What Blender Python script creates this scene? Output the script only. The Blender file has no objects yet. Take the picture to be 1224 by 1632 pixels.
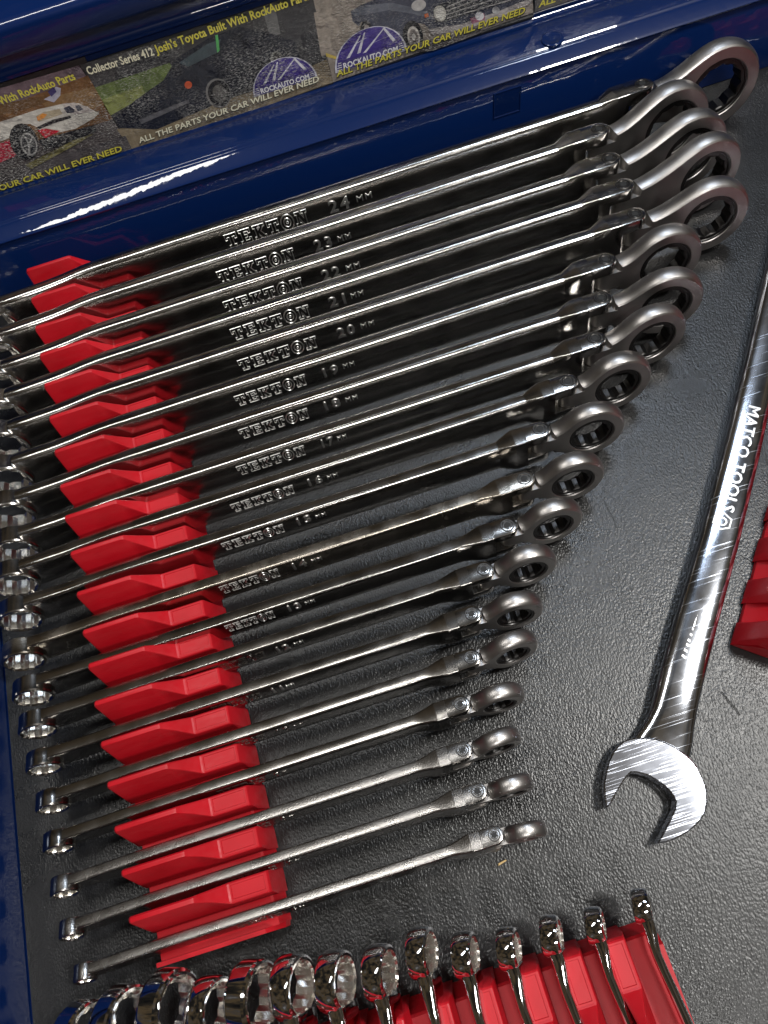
import bpy, bmesh, math, random
from mathutils import Vector, Matrix
random.seed(7)
R = math.radians
scene = bpy.context.scene
C = scene.collection

# ------------------------------------------------------------------ camera
FPX, CAM_H = 1200.0, 0.35
TH, RO = math.atan(530 / FPX), R(17.8)
AX = Vector((1, 0, 0)); FW = Vector((0, math.sin(TH), -math.cos(TH))); UPV = Vector((0, math.cos(TH), math.sin(TH)))
CR = AX * math.cos(RO) - UPV * math.sin(RO)
CU = AX * math.sin(RO) + UPV * math.cos(RO)
cam = bpy.data.cameras.new('camera'); camo = bpy.data.objects.new('camera', cam); C.objects.link(camo)
m = Matrix((CR, CU, -FW)).transposed().to_4x4(); m.translation = (0, 0, CAM_H)
camo.matrix_world = m
cam.sensor_fit = 'VERTICAL'; cam.sensor_height = 36.0; cam.sensor_width = 27.0
cam.lens = FPX / 1632 * 36.0
cam.clip_start = 0.01; cam.clip_end = 50
scene.camera = camo

# ------------------------------------------------------------------ world, lamps, exposure
w = bpy.data.worlds.new('World'); scene.world = w; w.use_nodes = True
bg = w.node_tree.nodes['Background']; bg.inputs[1].default_value = 1.0
# dim cluttered shop ceiling and walls as seen in the chrome: brown boards, grey and dark gaps, the same all round
wt = w.node_tree; tc = wt.nodes.new('ShaderNodeTexCoord'); wn = wt.nodes.new('ShaderNodeTexNoise'); wn.inputs['Scale'].default_value = 2.6; wn.inputs['Detail'].default_value = 7.0; wn.inputs['Roughness'].default_value = .62
wr = wt.nodes.new('ShaderNodeValToRGB'); wt.links.new(tc.outputs['Generated'], wn.inputs[0]); wt.links.new(wn.outputs[0], wr.inputs[0]); wt.links.new(wr.outputs[0], bg.inputs[0])
el = wr.color_ramp.elements; el[0].position = .36; el[0].color = (.006, .006, .006, 1); el[1].position = .68; el[1].color = (.17, .165, .16, 1)
for ps, cl in ((.47, (.020, .017, .013)), (.53, (.075, .053, .028)), (.60, (.045, .040, .036))): e_ = el.new(ps); e_.color = (*cl, 1)
def lamp(name, loc, target, sx, sy, power, col, roll=0):
    l = bpy.data.lights.new(name, 'AREA'); l.shape = 'RECTANGLE'; l.size = sx; l.size_y = sy; l.energy = power; l.color = col
    o = bpy.data.objects.new(name, l); C.objects.link(o); o.location = loc
    o.rotation_euler = (Vector(target) - Vector(loc)).to_track_quat('-Z', 'Y').to_euler()
    o.rotation_euler.rotate_axis('Z', roll)
    return o
lamp('shop_lamp', (0.66, 0.00, 1.27), (0, 0.1, 0), 0.20, 0.16, 16, (1.0, 0.98, 0.94))
lamp('shop_lamp', (0.10, -0.75, 1.20), (0, 0.1, 0), 0.30, 0.14, 8, (1.0, 0.98, 0.95))
lamp('tube_lamp', (-0.30, 0.42, 1.35), (-.05, 0.1, 0), 0.54, 0.09, 4.2, (1.0, 0.98, 0.94))
lamp('tube_lamp', (0.52, 0.74, 1.35), (0.1, 0.15, 0), 0.36, 0.14, 5.5, (0.72, 0.84, 1.0))
scene.view_settings.view_transform = 'Standard'; scene.view_settings.look = 'None'
scene.view_settings.exposure = 0.0; scene.view_settings.gamma = 1.0

# ------------------------------------------------------------------ pixel helpers: a measured point of the photograph as a point of the place
def ray(px, py): return CR * ((px - 612) / FPX) - CU * ((py - 816) / FPX) + FW
def atz(px, py, z):
    d = ray(px, py); return Vector((0, 0, CAM_H)) + d * ((z - CAM_H) / d.z)
def aty(px, py, y):
    d = ray(px, py); return Vector((0, 0, CAM_H)) + d * (y / d.y)

# ------------------------------------------------------------------ materials
def mat(name, col, rough=0.5, metal=0.0, **kw):
    M = bpy.data.materials.new(name); M.use_nodes = True
    n = M.node_tree.nodes; p = n['Principled BSDF']
    p.inputs['Base Color'].default_value = (*col, 1); p.inputs['Roughness'].default_value = rough; p.inputs['Metallic'].default_value = metal
    for k, v in kw.items(): p.inputs[k].default_value = v
    return M
def nd(M, t, **kw):
    n = M.node_tree.nodes.new(t)
    for k, v in kw.items():
        if hasattr(n, k): setattr(n, k, v)
        else: n.inputs[k.replace('_', ' ')].default_value = v
    return n
def lk(M, a, b): M.node_tree.links.new(a, b)
def pr(M): return M.node_tree.nodes['Principled BSDF']
def coords(M, scale=(1, 1, 1), out='Object', rot=(0, 0, 0)):
    t = nd(M, 'ShaderNodeTexCoord'); mp = nd(M, 'ShaderNodeMapping'); mp.inputs['Scale'].default_value = scale; mp.inputs['Rotation'].default_value = rot
    lk(M, t.outputs[out], mp.inputs[0]); return mp.outputs[0]
def ramp(M, src, a, b, ca, cb):
    r = nd(M, 'ShaderNodeValToRGB'); e = r.color_ramp.elements
    e[0].position = a; e[1].position = b; e[0].color = (*ca, 1); e[1].color = (*cb, 1); lk(M, src, r.inputs[0]); return r.outputs[0]
def mixc(M, fac, a, b, mode='MIX'):
    x = nd(M, 'ShaderNodeMix', data_type='RGBA', blend_type=mode)
    if isinstance(fac, float): x.inputs[0].default_value = fac
    else: lk(M, fac, x.inputs[0])
    for i, v in ((6, a), (7, b)):
        if isinstance(v, tuple): x.inputs[i].default_value = (*v, 1)
        else: lk(M, v, x.inputs[i])
    return x.outputs[2]
def math_(M, op, a, b=None):
    x = nd(M, 'ShaderNodeMath', operation=op)
    for i, v in ((0, a), (1, b)):
        if v is None: continue
        if isinstance(v, (int, float)): x.inputs[i].default_value = v
        else: lk(M, v, x.inputs[i])
    return x.outputs[0]
def bump(M, h, strength, dist, normal=None):
    b = nd(M, 'ShaderNodeBump'); b.inputs['Strength'].default_value = strength; b.inputs['Distance'].default_value = dist
    lk(M, h, b.inputs['Height'])
    if normal: lk(M, normal, b.inputs['Normal'])
    return b.outputs[0]

def steel(name, col, rough, rvar, grain):
    M = mat(name, col, rough, 1.0)
    v = coords(M, (6, 220, 220)); n1 = nd(M, 'ShaderNodeTexNoise', Scale=8.0, Detail=3.0); lk(M, v, n1.inputs[0])
    v2 = coords(M); n2 = nd(M, 'ShaderNodeTexNoise', Scale=90.0, Detail=4.0); lk(M, v2, n2.inputs[0])
    mr = nd(M, 'ShaderNodeMapRange'); mr.inputs[1].default_value = .3; mr.inputs[2].default_value = .75; mr.inputs[3].default_value = rough - rvar; mr.inputs[4].default_value = rough + rvar
    lk(M, n2.outputs[0], mr.inputs[0]); lk(M, mr.outputs[0], pr(M).inputs['Roughness'])
    c = ramp(M, n2.outputs[0], .35, .7, tuple(x * .86 for x in col), col); lk(M, c, pr(M).inputs['Base Color'])
    n3 = nd(M, 'ShaderNodeTexNoise', Scale=1900.0, Detail=2.0); lk(M, v2, n3.inputs[0])
    lk(M, bump(M, n3.outputs[0], grain, .00006), pr(M).inputs['Normal'])
    return M
M_satin = steel('satin_nickel', (.50, .485, .465), .19, .04, .25)
M_head = steel('brushed_gunmetal', (.41, .39, .375), .38, .05, .7)
M_slim = steel('dark_satin_nickel', (.40, .385, .365), .18, .04, .25)
M_worn = steel('worn_nickel', (.44, .40, .345), .25, .09, .6)
M_thin = steel('grained_nickel', (.36, .345, .33), .27, .05, .9)
M_chrome = mat('polished_chrome', (.80, .80, .82), .06, 1.0)
M_bore = mat('bright_bore', (.84, .81, .75), .27, 1.0)
M_gear = mat('dark_gear_steel', (.06, .058, .057), .36, 1.0)
M_hole = mat('socket_black', (.008, .008, .008), .6)
M_pin = mat('pin_steel', (.12, .115, .11), .34, 1.0)
M_letter = mat('stamped_edges', (.90, .89, .87), .34, 1.0)

# scratched mirror chrome of the lying wrench, and its brushed jaw
def scratched(name, col, r0, r1, sb, th):
    M = mat(name, col, r0, 1.0); v = coords(M); hs = None
    for i, (rot, s1, s2) in enumerate(((.5, 26, 2600), (1.9, 40, 2300), (2.6, 22, 2500), (1.15, 34, 3000), (.95, 18, 1700))):
        vv = coords(M, (s1, s2, 30), rot=(0, 0, rot)); q = nd(M, 'ShaderNodeTexNoise', Scale=1.0, Detail=1.0); lk(M, vv, q.inputs[0])
        r_ = ramp(M, q.outputs[0], th, th + .06, (0, 0, 0), (1, 1, 1))
        hs = r_ if hs is None else mixc(M, 1.0, hs, r_, 'ADD')
    n1 = nd(M, 'ShaderNodeTexNoise', Scale=45.0, Detail=5.0, Roughness=.6); lk(M, v, n1.inputs[0])
    base = ramp(M, n1.outputs[0], .35, .75, (r0,) * 3, (r1,) * 3)
    lk(M, mixc(M, hs, base, (r1 + .16,) * 3), pr(M).inputs['Roughness'])
    lk(M, bump(M, hs, sb, .00002), pr(M).inputs['Normal'])
    return M
M_scr = scratched('scratched_chrome', (.74, .78, .86), .10, .17, .03, .73)
M_jaw = scratched('scratched_jaw_face', (.58, .61, .69), .135, .18, .12, .66)

# red moulded plastic
M_red = mat('red_plastic', (.46, .005, .014), .44, **{'Specular IOR Level': .40})
v = coords(M_red); n1 = nd(M_red, 'ShaderNodeTexNoise', Scale=2600.0, Detail=2.0); lk(M_red, v, n1.inputs[0])
lk(M_red, bump(M_red, n1.outputs[0], .25, .00008), pr(M_red).inputs['Normal'])
n2 = nd(M_red, 'ShaderNodeTexNoise', Scale=40.0, Detail=4.0); lk(M_red, v, n2.inputs[0])
lk(M_red, ramp(M_red, n2.outputs[0], .35, .7, (.37, .0035, .009), (.46, .005, .013)), pr(M_red).inputs['Base Color'])
n3 = nd(M_red, 'ShaderNodeTexNoise', Scale=95.0, Detail=6.0, Roughness=.7); lk(M_red, coords(M_red, (1, 3, 3)), n3.inputs[0])
lk(M_red, ramp(M_red, n3.outputs[0], .35, .70, (.36,) * 3, (.60,) * 3), pr(M_red).inputs['Roughness'])

# blue enamel
M_blue = mat('blue_enamel', (.0016, .012, .068), .35, 0.0, **{'Specular IOR Level': .08, 'Coat Weight': 1.0, 'Coat Roughness': .03})
v = coords(M_blue); n1 = nd(M_blue, 'ShaderNodeTexNoise', Scale=120.0, Detail=2.0); lk(M_blue, v, n1.inputs[0])
bb = bump(M_blue, n1.outputs[0], .085, .0012); lk(M_blue, bb, pr(M_blue).inputs['Normal']); lk(M_blue, bb, pr(M_blue).inputs['Coat Normal'])
n2 = nd(M_blue, 'ShaderNodeTexNoise', Scale=38.0, Detail=6.0, Roughness=.7); lk(M_blue, v, n2.inputs[0])
lk(M_blue, ramp(M_blue, n2.outputs[0], .45, .75, (.02,) * 3, (.09,) * 3), pr(M_blue).inputs['Coat Roughness'])

# embossed black vinyl liner
M_mat = mat('black_vinyl', (.013, .013, .0135), .30, 0.0, **{'Specular IOR Level': .52})
v3 = coords(M_mat); nw = nd(M_mat, 'ShaderNodeTexNoise', Scale=60.0, Detail=2.0); lk(M_mat, v3, nw.inputs[0])
vr = coords(M_mat, rot=(0, 0, .10))
va = nd(M_mat, 'ShaderNodeVectorMath', operation='SCALE'); lk(M_mat, nw.outputs['Color'], va.inputs[0]); va.inputs['Scale'].default_value = .0022
vb = nd(M_mat, 'ShaderNodeVectorMath', operation='ADD'); lk(M_mat, vr, vb.inputs[0]); lk(M_mat, va.outputs[0], vb.inputs[1])
mp2 = nd(M_mat, 'ShaderNodeMapping'); mp2.inputs['Scale'].default_value = (1150, 760, 1); lk(M_mat, vb.outputs[0], mp2.inputs[0])
vo = nd(M_mat, 'ShaderNodeTexVoronoi', feature='SMOOTH_F1', Scale=1.0); lk(M_mat, mp2.outputs[0], vo.inputs[0]); vo.inputs['Randomness'].default_value = .8; vo.inputs['Smoothness'].default_value = .3
n1 = nd(M_mat, 'ShaderNodeTexNoise', Scale=1500.0, Detail=3.0, Roughness=.6); lk(M_mat, v3, n1.inputs[0])
h = math_(M_mat, 'ADD', math_(M_mat, 'MULTIPLY', vo.outputs['Distance'], -1.2), math_(M_mat, 'MULTIPLY', n1.outputs[0], .85))
n2 = nd(M_mat, 'ShaderNodeTexNoise', Scale=7.0, Detail=3.0, Roughness=.5); lk(M_mat, v3, n2.inputs[0])
b0 = bump(M_mat, n2.outputs[0], .35, .004)
lk(M_mat, bump(M_mat, h, 1.0, .00013, b0), pr(M_mat).inputs['Normal'])
n3 = nd(M_mat, 'ShaderNodeTexNoise', Scale=14.0, Detail=6.0, Roughness=.65); lk(M_mat, v3, n3.inputs[0])
lk(M_mat, ramp(M_mat, n3.outputs[0], .3, .75, (.24,) * 3, (.36,) * 3), pr(M_mat).inputs['Roughness'])
lk(M_mat, ramp(M_mat, n3.outputs[0], .4, .8, (.008, .008, .0082), (.019, .019, .0194)), pr(M_mat).inputs['Base Color'])

# ------------------------------------------------------------------ object helpers
def link(name, me, material, parent=None, loc=None, rot=None):
    if material and not me.materials: me.materials.append(material)
    o = bpy.data.objects.new(name, me); C.objects.link(o)
    if parent: o.parent = parent
    if loc is not None: o.location = loc
    if rot is not None: o.rotation_euler = rot
    return o
def mesh(name, vs, fs, smooth=True, sharp=35):
    me = bpy.data.meshes.new(name); me.from_pydata([tuple(v) for v in vs], [], fs)
    bm = bmesh.new(); bm.from_mesh(me); bmesh.ops.recalc_face_normals(bm, faces=bm.faces)
    for f in bm.faces: f.smooth = smooth
    if smooth:
        for e in bm.edges:
            if len(e.link_faces) == 2 and e.calc_face_angle(0) > R(sharp): e.smooth = False
    bm.to_mesh(me); bm.free()
    return me
class MB:
    def __init__(s): s.v = []; s.f = []
    def loft(s, rings, cap0=True, cap1=True, closed=True):
        b = len(s.v); n = len(rings[0])
        for r_ in rings: s.v += [Vector(p) for p in r_]
        for i in range(len(rings) - 1):
            for j in range(n if closed else n - 1):
                k = (j + 1) % n
                s.f.append((b + i * n + j, b + i * n + k, b + (i + 1) * n + k, b + (i + 1) * n + j))
        if cap0: s.f.append(tuple(b + j for j in range(n))[::-1])
        if cap1: s.f.append(tuple(b + (len(rings) - 1) * n + j for j in range(n)))
    def box(s, x0, x1, y0, y1, z0, z1):
        s.loft([[(x0, y0, z), (x1, y0, z), (x1, y1, z), (x0, y1, z)] for z in (z0, z1)])
    def xf(s, M, start=0):
        for i in range(start, len(s.v)): s.v[i] = M @ s.v[i]
    def mesh(s, name, smooth=True, sharp=35): return mesh(name, s.v, s.f, smooth, sharp)
def empty(name, loc, label, cat, group=None, rz=0, rot=None):
    o = bpy.data.objects.new(name, None); C.objects.link(o); o.location = loc; o.rotation_euler = rot or (0, 0, rz); o.empty_display_size = .01
    o['label'] = label; o['category'] = cat
    if group: o['group'] = group
    return o
def tag(o, label, cat, group=None):
    o['label'] = label; o['category'] = cat
    if group: o['group'] = group
    return o
def sstep(t): t = max(0, min(1, t)); return t * t * (3 - 2 * t)
def lerp(a, b, t): return a + (b - a) * t

def rrect(t, h, r, b=0.0, seg=4):
    """closed rounded rectangle in (y, z), faces slightly crowned by b"""
    pts = []
    for cy, cz, a0 in ((t / 2 - r, h / 2 - r, 0), (-t / 2 + r, h / 2 - r, 90), (-t / 2 + r, -h / 2 + r, 180), (t / 2 - r, -h / 2 + r, 270)):
        for k in range(seg + 1):
            a = R(a0 + 90 * k / seg); pts.append([cy + r * math.cos(a), cz + r * math.sin(a)])
    out = []
    n = len(pts)
    # extra points along the two wide faces
    for i in range(n):
        out.append(pts[i])
        p, q = pts[i], pts[(i + 1) % n]
        if abs(q[1] - p[1]) > h * .4:
            for f in (.2, .4, .6, .8): out.append([lerp(p[0], q[0], f), lerp(p[1], q[1], f)])
    for p in out:
        k = 1 - (p[1] / (h / 2)) ** 2
        p[0] += (1 if p[0] > 0 else -1) * b * max(0, k)
    return out

# 12-point bore radius
def star(a, th):
    def hx(t):
        t = (t + math.pi / 6) % (math.pi / 3) - math.pi / 6; return a / math.cos(t)
    return max(hx(th), hx(th + math.pi / 6))

# slab letters for the stamped maker's name: outlines in a unit cell
GL = {
 'T': [[(0, 1), (1, 1), (1, .58), (.82, .58), (.82, .76), (.64, .76), (.64, .2), (.8, .2), (.8, 0), (.2, 0), (.2, .2), (.36, .2), (.36, .76), (.18, .76), (.18, .58), (0, .58)]],
 'E': [[(0, 1), (.95, 1), (.95, .64), (.77, .64), (.77, .8), (.42, .8), (.42, .6), (.65, .6), (.65, .4), (.42, .4), (.42, .2), (.77, .2), (.77, .36), (.95, .36), (.95, 0), (0, 0), (0, .2), (.14, .2), (.14, .8), (0, .8)]],
 'K': [[(0, 1), (.5, 1), (.5, .8), (.4, .8), (.4, .62), (.6, .8), (.54, .8), (.54, 1), (1, 1), (1, .8), (.88, .8), (.62, .52), (.88, .2), (1, .2), (1, 0), (.64, 0), (.4, .36), (.4, .2), (.5, .2), (.5, 0), (0, 0), (0, .2), (.14, .2), (.14, .8), (0, .8)]],
 'N': [[(0, 1), (.4, 1), (.72, .45), (.72, .8), (.6, .8), (.6, 1), (1.05, 1), (1.05, .8), (.92, .8), (.92, 0), (.65, 0), (.32, .58), (.32, .2), (.44, .2), (.44, 0), (0, 0), (0, .2), (.12, .2), (.12, .8), (0, .8)]],
 'O': [[(.5 + .56 * math.cos(k * math.pi / 10), .5 + .56 * math.sin(k * math.pi / 10)) for k in range(20)],
       [(.5 + .30 * math.cos(k * math.pi / 7), .5 + .30 * math.sin(k * math.pi / 7)) for k in range(14)],
       [(.5 + .09 * math.cos(k * math.pi / 4), .5 + .09 * math.sin(k * math.pi / 4)) for k in range(8)]],
}
def outline_text(word, width, height, rad):
    """raised rounded outlines of letters in the xz plane, facing -y, origin at left middle"""
    mb = MB(); x = 0; adv = []
    for c in word: adv.append(x); x += 1.26
    tot = x - .26
    for c, x0 in zip(word, adv):
        for loop in GL[c]:
            P = [Vector(((x0 + p[0]) / tot * width, 0, (p[1] - .5) * height)) for p in loop]
            n = len(P); rings = []
            for i in range(n):
                a, b, c2 = P[i - 1], P[i], P[(i + 1) % n]
                d1 = (b - a).normalized(); d2 = (c2 - b).normalized()
                nn = (Vector((-d1.z, 0, d1.x)) + Vector((-d2.z, 0, d2.x)))
                nn = nn.normalized() if nn.length > 1e-6 else Vector((-d1.z, 0, d1.x))
                rings.append([b + nn * rad + Vector((0, rad * .3, 0)), b + nn * rad * .3 + Vector((0, -rad * .6, 0)), b - nn * rad * .3 + Vector((0, -rad * .6, 0)), b - nn * rad + Vector((0, rad * .3, 0))])
            rings.append(rings[0])
            mb.loft(rings, False, False, closed=False)
    return mb
def text_mesh(txt, size, extrude=0.0, bevel=0.0, shear=0.0, spacing=1.0, outline=False, bold=0.0):
    cu = bpy.data.curves.new('txt', 'FONT'); cu.body = txt; cu.size = size; cu.extrude = extrude; cu.bevel_depth = bevel; cu.shear = shear; cu.space_character = spacing
    cu.resolution_u = 2; cu.offset = bold * size
    if outline: cu.fill_mode = 'NONE'
    o = bpy.data.objects.new('txt', cu); C.objects.link(o)
    bpy.context.view_layer.update()
    me = bpy.data.meshes.new_from_object(o.evaluated_get(bpy.context.evaluated_depsgraph_get()))
    bpy.data.objects.remove(o); bpy.data.curves.remove(cu)
    return me
def fit_width(me, width):
    xs = [v.co.x for v in me.vertices]; a, b = min(xs), max(xs)
    k = width / (b - a)
    for v in me.vertices: v.co.x = (v.co.x - a) * k
    return me

# ================================================================== THE DRAWER
YB, XL = 0.3626, -0.2045
def ob_struct(o): o['kind'] = 'structure'; return o
drawer = empty('toolbox_drawer', (0, 0, 0), 'glossy blue steel toolbox drawer with a high back wall holding photo cards', 'drawer')
# back wall: a profile swept along x
prof = [(YB, 0), (YB, .0455), (YB + .0006, .0462), (YB + .0006, .0472), (YB - .0012, .0476), (YB - .0014, .0486)] + [(YB - .0008, .0490), (YB - .0001, .0494), (YB + .0058, .05205), (YB + .0070, .05245), (YB + .0082, .0527), (YB + .0086, .0532), (YB + .0096, .0535), (YB + .020, .0541), (YB + .027, .0543), (YB + .0285, .0540), (YB + .030, .0528), (YB + .0335, .0526), (YB + .0345, .0534), (YB + .0345, .1085), (YB + .034, .1095), (YB + .0325, .1105), (YB + .0325, .112), (YB + .034, .113), (YB + .0345, .114),
        (YB + .0345, .1215), (YB + .033, .1230), (YB + .029, .1235), (YB + .0272, .1243), (YB + .0265, .126), (YB + .0265, .135), (YB + .0275, .1372), (YB + .031, .1385), (YB + .09, .139), (YB + .09, 0)]
mb = MB(); N = 60
mb.loft([[(x, p[0], p[1]) for p in prof] for x in [XL - .3 + (1.1) * k / N for k in range(N + 1)]])
link('back_wall', mb.mesh('back_wall', sharp=50), M_blue, drawer)
# left side wall
prof2 = [(XL, 0), (XL, .0455), (XL - .0006, .0462), (XL - .0006, .0472), (XL + .0012, .0478), (XL + .0012, .0515), (XL - .002, .0534), (XL - .028, .054), (XL - .03, .05), (XL - .03, 0)]
mb = MB()
mb.loft([[(p[0], y, p[1]) for p in prof2] for y in (-.40, -.2, 0, .2, YB - .002)])
link('side_wall', mb.mesh('side_wall', sharp=50), M_blue, drawer)
mb = MB(); mb.box(XL - .03, .6, -.40, YB, -.004, -.0012)
link('drawer_bottom', mb.mesh('bottom', False), M_blue, drawer)
# pressed tab on the wall and rivet on the ledge
p = aty(808, 163, YB); mb = MB(); s_ = .0085
for a, b, y0 in ((1, .93, 0), ):
    mb.loft([[(p.x - s_ * k, YB - d, p.z - s_ * k), (p.x + s_ * k, YB - d, p.z - s_ * k), (p.x + s_ * k, YB - d, p.z + s_ * k), (p.x - s_ * k, YB - d, p.z + s_ * k)] for k, d in ((1, -.0005), (1, .0001), (.95, .0004), (.92, .0004), (.88, .0001))])
link('pressed_tab', mb.mesh('tab'), M_blue, drawer)
for (px, py) in ((880, 62),):
    p = atz(px, py, .054); mb = MB()
    mb.loft([[(p.x + r_ * math.cos(k * math.pi / 12), p.y + r_ * math.sin(k * math.pi / 12), z) for k in range(24)] for r_, z in ((.0062, .0530), (.0062, .0543), (.0056, .0547), (.0048, .0547), (.0042, .0543), (.001, .0543))])
    link('rivet', mb.mesh('rivet'), M_blue, drawer)

# liner: sheet on the drawer bottom
N = 40; vs = []; fs = []
xs = [XL + .0006 + (.6 - XL) * i / N for i in range(N + 1)]; ys = [-.40 + (YB - .0006 + .40) * j / N for j in range(N + 1)]
for y in ys:
    for x in xs: vs.append((x, y, 0.00035 * math.sin(x * 31 + 1) * math.sin(y * 27)))
for j in range(N):
    for i in range(N): fs.append((j * (N + 1) + i, j * (N + 1) + i + 1, (j + 1) * (N + 1) + i + 1, (j + 1) * (N + 1) + i))
liner = link('drawer_liner', mesh('liner', vs, fs), M_mat)
liner.name = 'drawer_floor'; liner['kind'] = 'structure'; liner['label'] = 'black embossed vinyl liner covering the whole drawer floor'

# ================================================================== RED RACKS
SIZES = list(range(24, 5, -1))
WY = {24: .3392, 23: .3178, 22: .2962, 21: .2770, 20: .2568, 19: .2356, 18: .2147, 17: .1940, 16: .1763, 15: .1567, 14: .1356, 13: .1166, 12: .1005, 11: .0832, 10: .0654, 9: .0484, 8: .0305, 7: .0137, 6: -.0035}
def tooth_mesh(yr, xs, y_next, y_back):
    """one upright of the rack: tall fin on the left, low block with an inset panel on the right. yr = ridge y"""
    X0, X1, X2, X3, X4 = -.1475 + xs, -.1215 + xs, -.1110 + xs, -.0945 + xs, -.0895 + xs * .3
    ZF, ZB, ZS, ZBASE = .0360, .0235, .0130, .0020
    fy = y_next + .0052
    def sec(x, zt, yt, hw, zf=ZS, r=.0006):
        return [(x, fy, zf), (x, yt - hw - r * .6, zt - r * 1.4), (x, yt - hw, zt - r * .4), (x, yt - hw + r, zt), (x, yt + hw - r, zt), (x, yt + hw, zt - r), (x, y_back, zf)]
    mb = MB()
    mb.loft([sec(X0, ZF - .0014, yr, .0009), sec(X0 + .0010, ZF - .0002, yr, .0011), sec(X0 + .0016, ZF, yr, .0011), sec(lerp(X0, X1, .5), ZF, yr, .0011), sec(X1 - .0008, ZF, yr, .0011), sec(X1 + .0006, ZF - .0005, yr, .0012),
             sec(lerp(X1, X2, .5), lerp(ZF, ZB, .5), lerp(yr, yr - .0010, .5), .0022), sec(X2, ZB + .0003, yr - .0014, .0037), sec(X2 + .0008, ZB, yr - .0015, .0039),
             sec(X3 - .0006, ZB, yr - .0015, .0039), sec(X3, ZB - .0005, yr - .0015, .0039), sec(X3 + .0006, ZB - .0018, yr - .0015, .0039), sec(lerp(X3, X4, .8), .0075, yr - .0015, .0042, .0045), sec(X4, ZBASE, yr - .0015, .0046, .0008, .0002)])
    me = mb.mesh('tooth', sharp=22)
    # recessed panel in the block's flat top
    bm = bmesh.new(); bm.from_mesh(me)
    best = max((f for f in bm.faces if f.normal.z > .98 and X2 < f.calc_center_median().x < X3), key=lambda f: f.calc_area())
    bmesh.ops.inset_region(bm, faces=[best], thickness=.0009); 
    r2 = bmesh.ops.inset_region(bm, faces=[best], thickness=.00025, depth=-.00035)
    for f in bm.faces:
        if f.calc_area() < 1e-5 and f.normal.z > .3 and X2 < f.calc_center_median().x < X3: f.smooth = False
    bm.to_mesh(me); bm.free()
    return me
def build_rack(root, first=0):
    n = len(SIZES)
    for i, s in enumerate(SIZES):
        y = WY[s]; xs = lerp(-.0050, .0050, i / (n - 1))
        yb = WY[SIZES[i - 1]] - .0052 if i else y + .0150
        link('tooth', tooth_mesh(y + .0112, xs, y - .0010, yb), M_red, root)
    # base with slot floors and the low lip in front of the last slot
    mb = MB(); rows = []
    ya, yz = WY[24] + .0148, WY[6] - .0068
    for k in range(21):
        y = lerp(ya, yz, k / 20); xs = lerp(-.005, .005, k / 20)
        rows.append([(-.1470 + xs, y, .0005), (-.1470 + xs, y, .0110), (-.1465 + xs, y, .0118), (-.0975 + xs, y, .0118), (-.0965 + xs, y, .0110), (-.0910 + xs * .3, y, .0030), (-.0905 + xs * .3, y, .0005)])
    mb.loft(rows); link('base', mb.mesh('rack_base', sharp=25), M_red, root)
    mb = MB(); yz -= .0002
    mb.loft([[(-.1425 + .0 , yz + .0005, .0005), (-.1425, yz + .0003, .0150), (-.0965, yz + .0003, .0150), (-.0900, yz + .0005, .0060), (-.0895, yz + .0005, .0005)],
             [(-.1425, yz - .0018, .0005), (-.1425, yz - .0014, .0150), (-.0965, yz - .0014, .0150), (-.0905, yz - .0018, .0060), (-.0900, yz - .0018, .0005)]])
    link('end_lip', mb.mesh('lip', False), M_red, root)
rack = empty('wrench_rack', (0, 0, 0), 'long red plastic rack across the left holding the dark satin ratcheting wrenches', 'tool rack', 'red racks in the drawer')
build_rack(rack)
def copy_rack(angle, src, dst, label):
    r_ = rack.copy(); C.objects.link(r_); r_['label'] = label; r_.rotation_euler = (0, 0, angle)
    v = Matrix.Rotation(angle, 3, 'Z') @ Vector((src[0], src[1], 0)); r_.location = (dst[0] - v.x, dst[1] - v.y, 0)
    for ch in rack.children:
        c = ch.copy(); C.objects.link(c); c.parent = r_
    return r_
rack2 = copy_rack(R(90.0), (-.0900, -.0123), (.0508, -.0500), 'red plastic rack along the bottom holding the polished chrome wrenches')
rack3 = copy_rack(R(140.0), (-.0915, .3550), (.1288, .0400), 'empty red plastic rack behind the lying chrome open-end wrench')

# ================================================================== RATCHETING WRENCHES
PIN = {24: .2115, 23: .1771, 22: .1742, 21: .1740, 20: .1719, 19: .1469, 18: .1361, 17: .1244, 16: .1034, 15: .0820, 14: .0664, 13: .0513, 12: .0345, 11: .0228, 10: .0163, 9: .0059, 8: .0008, 7: .0015, 6: .0025}
LX = {16: -.1815, 15: -.1811, 14: -.1815, 13: -.1790, 12: -.1785, 11: -.1775, 10: -.1757, 9: -.1750, 8: -.1745, 7: -.1735, 6: -.1703}
YAW = {24: -2, 23: 4, 22: 3, 21: 5, 20: -6, 19: -2, 18: -8, 17: 0, 16: -2, 15: -4, 14: -3, 13: 0, 12: -2, 11: -4, 10: 3, 9: -2, 8: 3, 7: -2, 6: -5}
HL = {24: .0445, 23: .0428, 22: .0465, 21: .0478, 20: .0395, 19: .0315, 18: .0325, 17: .0290, 16: .0245, 15: .0243, 14: .0222, 13: .0205, 12: .0192, 11: .0185, 10: .0178, 9: .0160, 8: .0145, 7: .0132, 6: .0120}
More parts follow.
